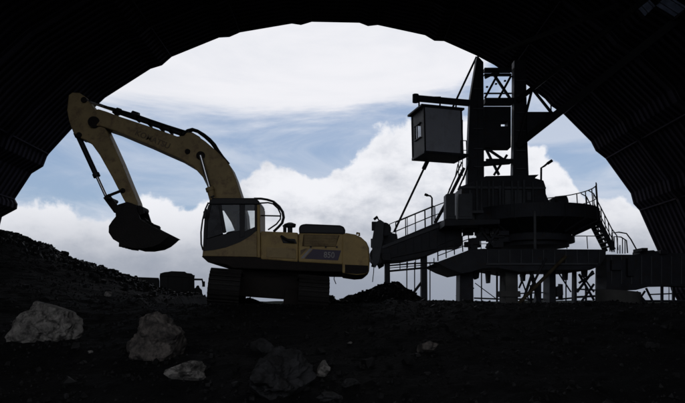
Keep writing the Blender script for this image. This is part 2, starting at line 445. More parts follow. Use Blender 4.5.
for _ in range(2200):
    x = rng.uniform(hl[0][0] + .1, hl[-1][0] - .1); y = HY + rng.uniform(-1.8, .3); r = .015 + .05 * rng.random() ** 3
    p = heap_pt(x, y); lump((x, y, p.z + r * .3), r)
tag(lm.build('coal_lumps', 'lump'), 'loose black lumps of coal scattered over the ground and heaps', 'coal', kind='stuff')

# pale stones
def rock(uc, vc, wpx, hpx, m, label, seed, sub=5, amp=.55, chip=5, rot=0, fr=1.3, depth=None):
    p = hit(uc, vc + hpx * .38)
    sc_ = p.y / F0
    rx, rz = wpx * sc_ / 2, hpx * sc_ / 2
    c = Vector((p.x, p.y + rx * .35, ground(p.x, p.y) + rz * .5))
    o = blob(c, 1, (rx, max(rx, rz) * .8, rz), sub, amp, fr, seed, 0, chip).build('rock', m)
    tag(o, label, 'rock', group='pale rocks lying on the coal'); return o
rock(43, 320, 58, 56, 'stone', 'large pale grey boulder with a knobbed top at the foot of the left bank', 8, chip=2, amp=.42, fr=1.2)
rock(154, 338, 54, 52, 'stone2', 'large brownish boulder with rough broken faces beside the flat pale stone', 15, chip=2, amp=.4, fr=1.4)
rock(183, 370, 36, 24, 'stone', 'flat pale wedge shaped stone just in front of the brownish boulder', 21, chip=9)
rock(107, 294, 8, 7, 'stone', 'small pale stone half way up the slope below the raised bucket', 33, sub=3)
rock(427, 347, 20, 13, 'stone2', 'low grey stone lying alone right of the middle foreground', 41, sub=3)
rock(322, 369, 13, 18, 'stone', 'small upright pointed pale stone in the middle foreground', 54, sub=3)
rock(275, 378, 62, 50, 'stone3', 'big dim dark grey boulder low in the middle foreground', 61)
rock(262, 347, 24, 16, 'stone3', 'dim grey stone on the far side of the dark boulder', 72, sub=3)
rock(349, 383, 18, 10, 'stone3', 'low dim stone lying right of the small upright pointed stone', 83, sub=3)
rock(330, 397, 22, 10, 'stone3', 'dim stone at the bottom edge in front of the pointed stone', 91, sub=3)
rock(350, 343, 5, 3, 'stone', 'tiny pale pebble behind the small upright pointed stone', 95, sub=2)
rock(90, 352, 5, 4, 'stone', 'tiny pale pebble between the two large left boulders', 97, sub=2)
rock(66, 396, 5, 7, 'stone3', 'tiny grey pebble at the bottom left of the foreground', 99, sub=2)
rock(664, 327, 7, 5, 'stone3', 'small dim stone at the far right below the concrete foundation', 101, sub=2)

# ------------------------------------------------------------------ arched shed roof
RD = 34.0
edge_px = [(-34, 330), (-20, 290), (-6, 250), (2, 217), (17, 209), (17.7, 204), (15, 199), (31.6, 173.7), (43.4, 166.5), (47, 157), (49, 154),
           (71, 130), (105, 98), (150.6, 69), (162, 65.5), (171.7, 57), (219, 37.8), (229.5, 37.2), (240, 32.6), (291.8, 23.8), (301, 25.2), (311.8, 22), (359.5, 23),
           (368, 26.3), (377.7, 25.2), (425, 35.4), (434.4, 41), (444, 41.3), (475.8, 55.4), (494, 65), (503, 71), (510, 72), (545, 99), (551, 106), (563.8, 114.5),
           (590.9, 141.7), (595.6, 151), (605.6, 158.8), (630.6, 193.4), (633.4, 204), (639.3, 210.4), (658.4, 253), (668, 278), (671, 290), (677, 300), (690, 345)]
epts = [P(u, v, RD) for u, v in edge_px]
shed = thing('arched_shed', 'dark corrugated arched shed roof framing the whole view', 'shed', (0, 12, 0))
# chunks at the collars
cuts = [0, 6, 10, 15, 18, 21, 24, 27, 31, 34, 37, 40, 45]
RB = -9.0
pit = .44
sk_cells = []
for ci, (a, b) in enumerate(zip(cuts, cuts[1:])):
    prof = []
    for i in range(a, b):
        p0, p1 = epts[i], epts[i + 1]; n = max(1, int((p1 - p0).length / .8))
        prof += [p0 + (p1 - p0) * k / n for k in range(n)]
    prof.append(epts[b])
    nrm = []
    for i in range(len(prof)):
        pv = prof[i - 1] if i else (epts[a - 1] if a else prof[0]); nx_ = prof[i + 1] if i < len(prof) - 1 else (epts[b + 1] if b < len(epts) - 1 else prof[i])
        d = ((prof[i] - pv).normalized() + (nx_ - prof[i]).normalized()).normalized(); nrm.append(Vector((-d.z, 0, d.x)))
    yy = []; y = RD; k = 0
    while y > RB:
        for dy, off in ((0, 0), (pit * .35, 0), (pit * .5, .085), (pit * .85, .085)):
            if y - dy > RB: yy.append((y - dy, off))
        y -= pit
    m = MB(); vsr = [Vector((p.x, yv, p.z)) + n_ * off for yv, off in yy for p, n_ in zip(prof, nrm)]
    w = len(prof); fs = []; sk = MB()
    for j in range(len(yy) - 1):
        for i in range(w - 1):
            f = (j * w + i, j * w + i + 1, (j + 1) * w + i + 1, (j + 1) * w + i)
            c = (vsr[f[0]] + vsr[f[2]]) / 2
            # two old translucent sheets high on the right haunch
            if (12.2 < c.x < 12.5 and 22.0 < c.y < 22.9) or (12.7 < c.x < 13.0 and 21.1 < c.y < 22.0): sk_cells.append([vsr[t] for t in f])
            else: fs.append(f)
    m.add(vsr, fs)
    o = m.build('roof_panel', 'roof', shed)
    so = o.modifiers.new('solid', 'SOLIDIFY'); so.thickness = .05; so.offset = 1
if sk_cells:
    for lo in (True, False):
        sk = MB()
        for c in sk_cells:
            if (c[0].y < 22.05) == lo: sk.add(c, [(0, 1, 2, 3)])
        if sk.v: sk.build('skylight', 'skyl', shed)
# ribs: steel arches inside, purlins
def arch_rib(y):
    m = MB(); pts = [Vector((p.x, y, p.z)) for p in epts[::1]]
    ins = []
    for i, p in enumerate(pts):
        d = (pts[min(i + 2, len(pts) - 1)] - pts[max(i - 2, 0)]).normalized(); ins.append(p - Vector((-d.z, 0, d.x)) * .22)
    for a, b in zip(ins, ins[1:]): m.bar(a, b, .14, .2, up=(0, 1, 0))
    m.build('arch_rib', 'roof', shed)
for y in (29.6, 25.0, 20.4, 15.8, 11.2, 6.6, 2.0, -2.6, -7.2): arch_rib(y)
for i in cuts[1:-1]:
    p = epts[i]; i2 = epts[min(i + 2, 45)]; d = (i2 - epts[i - 2]).normalized(); q = p - Vector((-d.z, 0, d.x)) * .1
    MB().bar((q.x, RD - .3, q.z), (q.x, RB + .2, q.z), .06, .08).build('purlin', 'roof', shed)

# ------------------------------------------------------------------ excavator
YN, YF, YB0, YB1 = 15.9, 18.9, 17.1, 17.75
ex = thing('excavator', 'dusty yellow crawler excavator with raised boom and curled bucket', 'excavator', (P(259, 303, 17.4).x, 17.4, 1.5))
# undercarriage, rolled about 4 degrees with the ground
ucx = ex.location.x + .27
ucz = 1.585
roll = Matrix.Translation((ucx, 17.3, ucz)) @ Matrix.Rotation(math.radians(4.0), 4, 'Y') @ Matrix.Rotation(math.radians(7), 4, 'Z')
gauge = 2.24
for sx in (-1, 1):
    x0 = sx * gauge / 2; wd = .78; Lh = 1.95; R0 = .405
    path = []
    for k in range(13): a = math.pi / 2 + math.pi * k / 12; path.append((-Lh + R0 * math.cos(a), R0 + R0 * math.sin(a)))
    nb_ = 20
    for k in range(1, nb_): path.append((-Lh + 2 * Lh * k / nb_, 0))
    for k in range(13): a = -math.pi / 2 + math.pi * k / 12; path.append((Lh + R0 * math.cos(a), R0 + R0 * math.sin(a)))
    for k in range(1, nb_): path.append((Lh - 2 * Lh * k / nb_, 2 * R0 - .05 * math.sin(math.pi * k / nb_)))
    tr = MB(); n = len(path)
    for k in range(n):
        (a0, b0), (a1, b1) = path[k], path[(k + 1) % n]
        pa, pb = Vector((x0, a0, b0)), Vector((x0, a1, b1)); d = pb - pa
        tr.bar(pa, pb, wd, .05, up=(0, 0, 1) if abs(d.z) < abs(d.y) else (0, 1, 0))
        mid = (pa + pb) / 2; out = Vector((0, d.z, -d.y)).normalized()
        c0 = Vector((0, 0, R0)) + Vector((x0, max(-Lh, min(Lh, mid.y)), 0))
        if (mid - c0).dot(out) < 0: out = -out
        tr.bar(mid + out * .04 - Vector((wd / 2, 0, 0)), mid + out * .04 + Vector((wd / 2, 0, 0)), .035, .05, up=out)
    tr.xf(roll); t_o = tr.build('track', 'track', ex)
    fr = MB().box((x0 - .16, -Lh, .25), (x0 + .16, Lh, .62)); fr.xf(roll).build('track_frame', 'frame', t_o, bevel=.03)
    for sy in (-1, 1):
        MB().cyl((x0 - .14, sy * Lh, R0), (x0 + .14, sy * Lh, R0), .36, n=20).xf(roll).build('sprocket' if sy > 0 else 'idler_wheel', 'track', t_o)
    for k in range(7):
        yk = -1.5 + k * .5
        MB().cyl((x0 - .15, yk, .15), (x0 + .15, yk, .15), .11, n=12).xf(roll).build('roller', 'track', t_o)
cb = MB().prism([(-1.0, -.9, .24), (-.8, -.9, .21), (.45, -.9, .21), (.95, -.9, .25), (.95, -.9, .72), (.8, -.9, .9), (-.8, -.9, .98), (-1.0, -.9, .76)], (0, 1.8, 0))
cb.prism([(.42, -.95, .02), (.8, -.95, .02), (.8, -.95, .5), (.42, -.95, .5)], (0, .4, 0))
cb.xf(roll).build('carbody', 'frame', ex, bevel=.03)
MB().cyl(roll @ Vector((0, 0, .8)), roll @ Vector((0, 0, 1.04)), .95, n=32).build('slew_ring', 'frame', ex)

# upper structure
fm = MB().flat([(201, 256), (263, 257), (343, 262), (343, 272), (317, 271.5), (232, 268), (226, 264.5), (208, 262.5)], YN + .02, YF - .02)
fm.build('revolving_frame', 'frame', ex, bevel=.03)
MB().flat([(226, 264), (318, 269), (316, 275), (300, 276), (232, 272)], YN + .5, YF - .5).build('belly_plate', 'frame', ex, bevel=.02)
bd = MB().flat([(260.6, 231), (298, 232.5), (298, 262), (260.6, 259.2)], YN, YN + 1.0)
side = bd.build('side_box', 'yellow', ex, bevel=.035)
MB().flat([(266.5, 247), (296, 248.5), (296, 258.8), (266.5, 257)], YN - .02, YN - .004).build('hatch', 'yellow2', side, bevel=.008)
MB().flat([(281, 238), (295, 239), (297, 243.5), (283, 243)], YN - .03, YN - .004).build('recess_shade', 'black', side, bevel=.01)  # raised black plate, its colour stands in for shade inside an opening
MB().tube([P(281, 236, YN - .05), P(286, 239, YN - .09), P(290, 241, YN - .09), P(294, 242, YN - .05)], .035).build('hand_grip', 'rubber', side)
eb = MB().flat([(298.4, 233), (343, 234), (343, 264.5), (298.4, 262)], YN - .01, YF)
eng = eb.build('engine_bay', 'yellow', ex, bevel=.035)
MB().flat([(303.5, 234.5), (339.5, 235), (335.5, 246.5), (302, 246)], YN - .03, YN - .014).build('grille', 'grille', eng, bevel=.006)
lou = MB()
for k in range(9):
    v = 235.6 + k * 1.2; lou.bar(P(304.2, v, YN - .042), P(338.4 - k * .35, v + .3, YN - .042), .014, .018)
lou.build('louvre', 'yellow2', eng)
for u in (310, 325, 336): MB().flat([(u, 246), (u + 1.6, 246), (u + 1.6, 247.6), (u, 247.6)], YN - .05, YN - .03).build('latch', 'black', eng)
MB().flat([(313, 249), (341, 250.5), (338, 260.3), (304.5, 258.6)], YN - .022, YN - .014).build('decal', 'decal', eng)
MB().flat([(309.5, 248.6), (312.2, 248.8), (303.5, 258.4), (300.5, 258.2)], YN - .024, YN - .014).build('stripe', 'letter', eng)
MB().flat([(300.5, 250.2), (305.5, 248.4), (307.5, 248.5), (300.4, 255.5)], YN - .020, YN - .014).build('stripe', 'dletter', eng)
text('850', P(323.5, 257.4, YN - .025), P(334.5, 257.9, YN - .025), 'letter', eng, 'lettering', hgt=.155)
MB().flat([(299, 234), (298.6, 227), (301, 224.3), (306, 223.6), (340, 225), (344, 226.6), (345.4, 230), (345.2, 234.6)], YN + .06, YF - .2).build('engine_hood', 'black', ex, bevel=.06)
cw = MB()
cwp = [(342.2, 234.4), (346.4, 232.8), (356, 234.4), (362, 237.2), (367.2, 241.8), (369.8, 247.5), (370.4, 262), (369.8, 271), (366.4, 274.3), (357, 275.0), (342.2, 273.0)]
# rounded in plan: three slices
def cwslice(y0, y1, k):
    cx = P(342.2, 250, YN).x
    pts = [P(u, v, YN) for u, v in cwp]
    return [Vector((cx + (p.x - cx) * k, y0, p.z)) for p in pts]
rings = [cwslice(YN, 0, .955), cwslice(YN + .12, 0, .985), cwslice(YN + .45, 0, 1.0), cwslice(17.4, 0, 1.03), cwslice(YF - .45, 0, 1.0), cwslice(YF - .12, 0, .985), cwslice(YF, 0, .955)]
nn = len(cwp); vv = [p for r in rings for p in r]
cw.add(vv, [(j * nn + i, j * nn + (i + 1) % nn, (j + 1) * nn + (i + 1) % nn, (j + 1) * nn + i) for j in range(6) for i in range(nn)] + [tuple(range(nn)), tuple(range(7 * nn - 1, 6 * nn - 1, -1))])
cwo = cw.build('counterweight', 'yellow', ex, bevel=.03)
MB().flat([(345, 264.5), (368.2, 265.5), (368.4, 270.8), (365.6, 273.2), (356.6, 273.9), (345, 272.8)], YN - .012, YN + .02).build('dark_skirt', 'frame', cwo)  # darker strip along the lower edge of the counterweight
MB().tube([P(357, 234.6, 16.6), P(357, 232.9, 16.6), P(359.2, 233.3, 16.6), P(359.2, 236, 16.6)], .03).build('lifting_eye', 'yellow2', cwo)
MB().tube([P(333, 272, 17), P(334.5, 275, 17), P(334, 279, 17), P(336, 284, 17)], .012).build('dangling_hose', 'rubber', ex)

# exhaust and pre-cleaner
pc = MB().cyl(P(290, 232.5, 16.5), P(290, 226.5, 16.5), .07, n=14).cyl(P(290, 227.2, 16.5), P(290, 224.2, 16.5), .155, .17, n=18).cyl(P(290, 224.2, 16.5), P(290, 222.6, 16.5), .17, .06, n=18)
pc.build('pre_cleaner', 'black', ex, smooth=True)
MB().cyl(P(284.8, 232, 17.0), P(284.8, 225.6, 17.0), .05, n=12).cyl(P(283.4, 227.4, 17.0), P(286.5, 225.2, 17.0), .06, n=12).build('exhaust_pipe', 'black', ex, smooth=True)
# guard hoop behind the cab
for yy_, dx in ((16.15, 0), (16.95, .6)):
    MB().tube([P(u + dx, v, yy_) for u, v in ((254, 198.6), (261, 198.6), (267, 199.6), (273, 201.5), (278.8, 206.5), (282.4, 212), (283.4, 217.4), (281.8, 223), (278, 227.2), (273.4, 231.5))], .032).build('guard_rail', 'black', ex, smooth=True)
MB().tube([P(257, 215.4, 16.15), P(280, 216, 16.15)], .02).tube([P(280.6, 209.4, 16.15), P(279.4, 209.2, 16.95)], .02).tube([P(256, 203.4, 16.2), P(262, 203, 16.2), P(268, 202.6, 16.2), P(273, 203.8, 16.2), P(278, 208.4, 16.2), P(280.6, 214, 16.2), P(280.4, 219, 16.2), P(276.5, 224, 16.2), P(268, 229.8, 16.2)], .022).build('guard_crossbar', 'black', ex, smooth=True)

# cab: pillars, sills, roof, glazed openings, seat inside
cab = MB().flat([(209.5, 200.2), (213, 197.8), (254, 197.8), (258.5, 200.2), (260, 204.5), (208.3, 204.5)], YN, YN + 1.1).build('cab', 'black', ex, bevel=.03)
def cabside(y0, y1):
    cf = MB()
    cf.flat([(208.4, 204.6), (211.3, 204.6), (207.4, 221), (206.4, 246), (203.2, 246), (203.4, 232), (204.6, 216)], y0, y1)      # front pillar
    cf.flat([(218.2, 204.6), (221, 204.6), (226, 232), (223, 233)], y0, y1)                                                   # door pillar
    cf.flat([(239.6, 204.6), (244.6, 204.6), (244.6, 236.4), (239.6, 238.0)], y0, y1)
    cf.flat([(254.6, 204.6), (256.8, 204.6), (256.8, 231), (254.6, 231.9)], y0, y1)
    cf.build('cab_side_frame', 'black', cab, bevel=.012)
cabside(YN + .01, YN + .09); cabside(YN + 1.01, YN + 1.09)
MB().flat([(257, 204.6), (260, 204.6), (260.4, 257.6), (257, 257.2)], YN - .005, YN + 1.09).build('rear_panel', 'yellow', cab, bevel=.02)
MB().flat([(203.2, 251), (214, 250), (226, 247.4), (240, 242), (250, 236), (256.8, 230.5), (256.8, 257), (202.4, 256)], YN + 0, YN + .1).build('door_panel', 'yellow2', cab, bevel=.015)
MB().flat([(204.4, 239.5), (224, 234), (239.6, 230.5), (245, 231), (256.6, 226), (256.6, 230.7), (250, 236.2), (240, 242.3), (226, 247.7), (214, 250.3), (203.4, 251.3)], YN + .02, YN + .08).build('door_sill', 'black', cab, bevel=.01)
MB().flat([(203.4, 246), (223, 243), (256.8, 236), (256.8, 257), (202.4, 256)], YN + 1.0, YN + 1.08).build('inner_panel', 'black', cab)
MB().flat([(202.6, 256), (203.5, 236), (206.0, 236), (206.0, 256)], YN + .1, YN + 1.0).build('front_sill', 'yellow2', cab)
MB().flat([(211.4, 204.7), (218.2, 204.7), (223, 233.4), (206.6, 238.5), (207.6, 221)], YN + .04, YN + .055).build('side_window', 'dark_pane', cab)
MB().flat([(221.2, 204.7), (239.5, 204.7), (239.5, 231), (226.2, 232)], YN + .04, YN + .055).build('side_window', 'clear', cab)
MB().flat([(244.7, 204.7), (254.5, 204.7), (254.5, 231), (244.7, 235)], YN + .04, YN + .055).build('side_window', 'clear', cab)
MB().flat([(211.4, 204.7), (218.2, 204.7), (223, 240), (206.8, 244), (207.6, 221)], YN + 1.04, YN + 1.055).build('far_window', 'dark_pane', cab)
seat = MB().flat([(224, 238), (240, 236), (241, 232), (239, 229), (226, 232)], YN + .3, YN + .8).flat([(236, 231), (242.5, 230), (243, 212), (240, 210), (236.5, 213)], YN + .3, YN + .8).build('seat', 'seat', cab, bevel=.05)
MB().flat([(207.5, 243), (219, 240), (219.6, 232), (216, 226), (212, 222.5), (209, 224)], YN + .35, YN + .9).build('console', 'seat', cab, bevel=.03)
MB().tube([P(u, v, YN - .02) for u, v in ((203.0, 250), (201.2, 244), (201.0, 232), (202.6, 220), (205.4, 209), (208.5, 202.5))], .022).build('hand_rail', 'black', cab, smooth=True)
MB().flat([(203.2, 211.5), (206.6, 208.5), (206.4, 216.5), (203.4, 219)], YN - .16, YN - .12).build('mirror', 'black', cab, bevel=.01)
MB().tube([P(214, 199, YN + .2), P(211, 196.9, YN + .2), P(214.5, 196.0, YN + .2)], .03).build('work_lamp', 'black', cab)

# boom
bo = [(98, 108.8), (106, 111.3), (120, 116.6), (150, 126.6), (177, 136.2), (185, 135.2), (190, 133.6), (196, 135.0), (205, 141.0), (217, 151.4), (226, 160.4), (232, 169), (237, 180), (243, 197.7), (248.6, 216), (251, 234), (248, 242),
      (241, 242), (236, 234), (231, 222), (221, 206.5), (212, 196.5), (207, 186), (202.6, 177), (194, 167.4), (181, 160.2), (168, 154.6), (149, 146.0), (132, 139.0), (118, 133.2), (104, 129.0), (96, 127.6), (91.2, 123), (90.6, 115.6), (93, 110.6)]
boom = MB().sil(bo, YB0, YB1, True).build('boom', 'yellow2', ex, bevel=.035)
text('KOMATSU', P(134.5, 134.6, YB0 - .005), P(168.5, 148.9, YB0 - .005), 'dletter', boom, 'lettering', hgt=.17)
for u, v, r in ((93.8, 122, .17), (200.6, 155.6, .13), (187.5, 151.5, .08), (244, 236, .2)):
    MB().cyl(P(u, v, YB0 - .05), P(u, v, YB1) + Vector((0, .05, 0)), r, n=20).build('pivot_pin', 'frame', boom, bevel=.015)
plates = MB().flat([(182, 138.4), (187, 132.4), (193.6, 133.0), (197, 140.0)], YB0 + .08, YB1 - .08)
plates.build('cylinder_bracket', 'yellow2', boom)
# arm cylinder on top of the boom
ac0, ac1 = P(190.6, 136.6, 17.4), P(83.5, 99.6, 17.4); dd = ac1 - ac0
acy = MB().cyl(ac0, ac0 + dd * .68, .085, n=16).cyl(ac0 + dd * .655, ac0 + dd * .69, .11, n=16).cyl(ac0 - dd * .012, ac0 + dd * .02, .11, n=16).build('arm_cylinder', 'black', ex, smooth=True)
MB().cyl(ac0 + dd * .69, ac1, .05, n=12).build('piston_rod', 'chrome', acy, smooth=True)
hs = MB()
hs.tube([P(u, v, 17.25) for u, v in ((104, 106.5), (112, 108.2), (124, 111.6), (136, 115.0), (150, 120), (166, 125.4), (180, 129.8), (192, 133.4), (199, 137.5), (203.5, 144)) ], .032)
hs.tube([P(u, v, 17.5) for u, v in ((104, 107.5), (124, 112.4), (137, 117.0), (166, 126.8), (190, 136.4))], .028)
hs.build('hydraulic_hose', 'rubber', boom, smooth=True)
MB().tube([P(u, v, 17.2) for u, v in ((183, 133.5), (187.5, 130.2), (192.4, 128.9), (197.4, 130.5), (204, 134.4), (210, 139.2), (214.8, 144.4), (218.5, 150.6), (223, 157), (229, 164))], .036).build('hydraulic_hose', 'rubber', boom, smooth=True)
MB().tube([P(u, v, 17.45) for u, v in ((188, 132.5), (193, 130.6), (198, 132.2), (205, 137.4), (211, 143), (216.5, 150.4), (224, 158.8))], .034).build('hydraulic_hose', 'rubber', boom, smooth=True)
cl = MB()
for u, v in ((113, 110.4), (135, 116.4), (147.5, 121.6), (160, 126.6), (169, 129.4), (180, 133.4)): cl.box(P(u - .9, v + 2.2, 17.15), P(u + .9, v - 1.8, 17.15) + Vector((0, .42, 0)))
cl.build('hose_clamp', 'frame', boom)
sp = MB().cyl(P(132, 113.8, 17.3), P(138.5, 116.0, 17.3), .1, n=14).build('rotary_joint', 'black', boom, smooth=True)
# boom cylinders, one on each side
for yy_ in (YB0 - .14, YB1 + .14):
    c0, c1 = P(222, 232, yy_), P(200.6, 155.6, yy_); d = c1 - c0
    c_ = MB().cyl(c0, c0 + d * .56, .10, n=16).cyl(c0 + d * .53, c0 + d * .575, .125, n=16).build('boom_cylinder', 'yellow2', ex, smooth=True)
    MB().cyl(c0 + d * .57, c1, .055, n=14).build('piston_rod', 'chrome', c_, smooth=True)
# stick
st = [(68.4, 95), (72, 92.4), (79, 92.6), (84.5, 96.2), (89, 101.5), (98, 112.6), (106.5, 126), (111, 135), (117.5, 148.5), (124.8, 164), (134, 186), (141.8, 203.6), (143.6, 209), (142, 213), (137, 214), (131.6, 210.8),
      (127.2, 206), (122.6, 198), (112, 177.2), (99.5, 155), (92, 144.6), (86, 140.4), (78.6, 137.4), (73, 132.4), (69.0, 122), (66.8, 110)]
stick = MB().sil(st, 17.18, 17.66, True).build('stick', 'yellow2', ex, bevel=.03)
for u, v, r in ((78.5, 134.6, .08), (83.5, 99.6, .09), (122.3, 190.3, .07), (139.5, 208.5, .09)):
    MB().cyl(P(u, v, 17.12), P(u, v, 17.12) + Vector((0, .6, 0)), r, n=18).build('pivot_pin', 'frame', stick, bevel=.01)
bc0, bc1 = P(77.6, 134.6, 17.4), P(106.4, 197, 17.4); d = bc1 - bc0
bcy = MB().cyl(bc0, bc0 + d * .66, .078, n=16).cyl(bc0 + d * .63, bc0 + d * .68, .105, n=16).cyl(bc0 - d * .03, bc0 + d * .03, .1, n=16).build('bucket_cylinder', 'black', ex, smooth=True)
MB().cyl(bc0 + d * .67, bc1, .048, n=12).build('piston_rod', 'chrome', bcy, smooth=True)
for yy_ in (17.08, 17.68):
    MB().bar(P(105.8, 196.8, yy_), P(122.6, 190.2, yy_), .06, .11, up=(0, 1, 0)).build('rocker_link', 'frame', ex, bevel=.01)
MB().bar(P(106.4, 196, 17.3), P(117.5, 211, 17.3), .2, .1, up=(0, 1, 0)).build('tipping_link', 'frame', ex, bevel=.01)
MB().cyl(P(106.2, 197.4, 17.0), P(106.2, 197.4, 17.0) + Vector((0, .8, 0)), .06).build('link_pin', 'frame', ex)
# bucket
YK0, YK1 = 16.85, 17.95
bk = [(118, 204.5), (127, 201.8), (131.5, 203), (138, 206), (144.5, 211.5), (148.5, 222.8), (154, 227), (161.6, 231), (172, 236.2), (179, 240.2), (176, 243.0), (169, 246.4), (160, 248.6), (147, 249.6), (134, 248.6), (123, 245.2), (113, 239.2), (108.6, 232.4), (108.8, 226), (112, 221), (115.8, 216.4), (115.2, 209)]
bucket = MB()
ii = sil_pts(bk, YK0, YK1, True)
bucket.prism(ii, (0, .06, 0)); bucket.prism([p + Vector((0, YK1 - YK0 - .06, 0)) for p in ii], (0, .06, 0))
shell = [p + Vector((0, .05, 0)) for p in ii[9:] + ii[:1]]
cen = P(138, 228, YK0 + .05)
for a, b in zip(shell, shell[1:]):
    ai, bi = a + (cen - a).normalized() * .05, b + (cen - b).normalized() * .05
    bucket.prism([a, b, bi, ai], (0, YK1 - YK0 - .1, 0))
bko = bucket.build('bucket', 'track', ex)
for k in range(5):
    y = YK0 + .06 + k * (YK1 - YK0 - .12) / 4
    a = ii[15] + Vector((-.12, 0, .02)); b = ii[15] + Vector((.09, 0, -.055))
    t = MB(); w = .06
    t.add([(a.x, y - w, a.z - .06), (a.x, y + w, a.z - .06), (a.x, y + w, a.z + .07), (a.x, y - w, a.z + .07), (b.x, y - w * .5, b.z - .01), (b.x, y + w * .5, b.z - .01), (b.x, y + w * .5, b.z + .015), (b.x, y - w * .5, b.z + .015)],
          [(0, 1, 2, 3), (4, 7, 6, 5), (0, 4, 5, 1), (1, 5, 6, 2), (2, 6, 7, 3), (3, 7, 4, 0)])
    t.build('tooth', 'track', bko)
for yy_ in (17.0, 17.68): MB().flat([(118, 210), (127, 202), (143, 207), (144, 213), (130, 220)], yy_, yy_ + .05).build('bucket_ear', 'track', bko)
sl = blob(P(144, 231, 17.4), 1, (.72, .5, .30), 4, .3, 2.6, 5)
sl.xf(Matrix.Translation(P(146, 231, 17.4)) @ Matrix.Rotation(math.radians(27), 4, 'Y') @ Matrix.Translation(-P(146, 231, 17.4)))
tag(sl.build('coal_load', 'lump'), 'heap of black coal lying inside the raised excavator bucket', 'coal')

# ------------------------------------------------------------------ railing helper
def railing(pts, hgt, m, parent, name='railing', r=.022, post=1.0, mid=1):
    b = MB(); up = Vector((0, 0, hgt)); pts = [Vector(p) for p in pts]
    b.tube([p + up for p in pts], r)
    for k in range(mid): b.tube([p + up * ((k + 1) / (mid + 1)) for p in pts], r * .8)
    dist = 0; nxt = 0
    for p, q_ in zip(pts, pts[1:]):
        Ls = (q_ - p).length
        while nxt <= dist + Ls + 1e-6:
            c = p + (q_ - p) * ((nxt - dist) / Ls if Ls else 0); b.tube([c, c + up], r); nxt += post
        dist += Ls
    b.tube([pts[-1], pts[-1] + up], r)
    return b.build(name, m, parent)

# ------------------------------------------------------------------ stacker machine (slewing tower on a turntable)
YM = 27.0
DC = Vector((P(530, 213, YM).x, YM, 0))
zt = P(530, 213, YM).z; zl = P(530, 248, YM).z
stk = thing('stacker_tower', 'tall dark steel stacker tower with lattice mast, hung cabin and round railed deck', 'stacker', (DC.x, DC.y, zl))
YA, YC = 26.4, 27.2
def fl(uv, name, m='steel', y0=YA, y1=YC, parent=None, bevel=.015, **k): return (MB().sil if name == 'mast_column' else MB().flat)(uv, y0, y1).build(name, m, parent or stk, bevel=bevel, **k)
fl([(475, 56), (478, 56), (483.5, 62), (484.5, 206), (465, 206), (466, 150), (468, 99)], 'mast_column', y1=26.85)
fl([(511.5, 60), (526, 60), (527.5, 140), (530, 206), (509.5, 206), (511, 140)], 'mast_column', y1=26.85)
for k_, (c, d_) in enumerate((((468, 99), (484, 64)), ((512, 66), (526, 66)))): pass
def beam(a, b, w, h, name='cross_beam', m='steel', Y=26.8, parent=None): return MB().bar(P(*a, Y), P(*b, Y), w, h, up=(0, 0, 1)).build(name, m, parent or stk)
beam((484, 70.5), (511, 70.5), .3, .16); beam((484, 75), (511, 75), .2, .08)
beam((484, 102), (512, 102), .5, .24); beam((484, 93.5), (511.5, 93.5), .1, .05)
# machinery house between the columns
MB().flat([(484, 106.5), (511, 106.5), (511, 120.6), (501, 120.8), (484, 120.8)], 26.5, 27.1).build('mast_plate', 'steel', stk)
MB().flat([(480, 126.3), (511, 126.3), (511, 147.2), (480, 147.2)], 26.5, 27.1).build('mast_plate', 'steel', stk)
MB().flat([(484, 120.8), (501, 120.8), (501, 126.3), (484, 126.3)], 26.52, 27.08).build('mast_plate', 'steel', stk)
MB().flat([(507.8, 120.8), (511, 120.8), (511, 126.3), (507.8, 126.3)], 26.52, 27.08).build('mast_plate', 'steel', stk)
for a, b in (((485, 98), (499, 72)), ((492, 72), (511, 100)), ((498, 100), (511, 76)), ((485, 78), (497, 72)), ((486, 149), (499, 175)), ((507, 155), (494, 175)), ((486, 148), (507, 162)), ((486, 160), (508, 160))):
    MB().bar(P(*a, 26.8), P(*b, 26.8), .10, .12, up=(0, 1, 0)).build('lattice_brace', 'steel', stk)
MB().flat([(480, 161.5), (512, 158.5), (512, 162.5), (480, 165)], 26.6, 27.0).build('cross_beam', 'steel', stk)
for k in range(3): beam((486 + k * 9, 87 - k * 3), (488 + k * 9, 87 - k * 3), .1, .06, 'gusset')
# small ladder along the mast
ld = MB(); ld.tube([P(462.5, 176, 26.5), P(462.5, 120, 26.5)], .02).tube([P(458.5, 176, 26.5), P(458.5, 120, 26.5)], .02)
for k in range(14): ld.tube([P(458.5, 122 + k * 4, 26.5), P(462.5, 122 + k * 4, 26.5)], .015)
ld.build('ladder', 'steel', stk)
# mast foot house
fl([(462, 186), (470, 183), (486, 176), (530, 175), (539, 174.5), (535, 178), (543.6, 180.5), (545.5, 186), (546, 194), (549, 201), (552, 212), (460, 212)], 'machinery_house', y0=25.6, y1=28.2)
fl([(551, 199), (555, 196.5), (561, 197), (566, 195.5), (568.5, 199), (567.5, 205), (567, 212), (551, 212)], 'winch_motor', y0=26.0, y1=27.0, bevel=.05)
MB().cyl(P(556, 203, 25.9), P(566, 202, 25.9), .3, n=18).build('motor_drum', 'steel', stk, smooth=True)
for u0, u1 in ((446, 455), (458.5, 472.5)):
    c_ = fl([(u0, 194), (u1, 193), (u1, 219), (u0, 219)], 'switch_cabinet', 'grey', y0=24.9, y1=25.5)
    fl([(u0 + 1, 196), (u1 - 1, 195.2), (u1 - 1, 216.5), (u0 + 1, 216.5)], 'cabinet_door', 'grey', y0=24.87, y1=24.895, parent=c_, bevel=.004)
fl([(444.5, 219.2), (500, 219.2), (500, 224), (444.5, 226)], 'side_gallery', y0=24.7, y1=27.5)
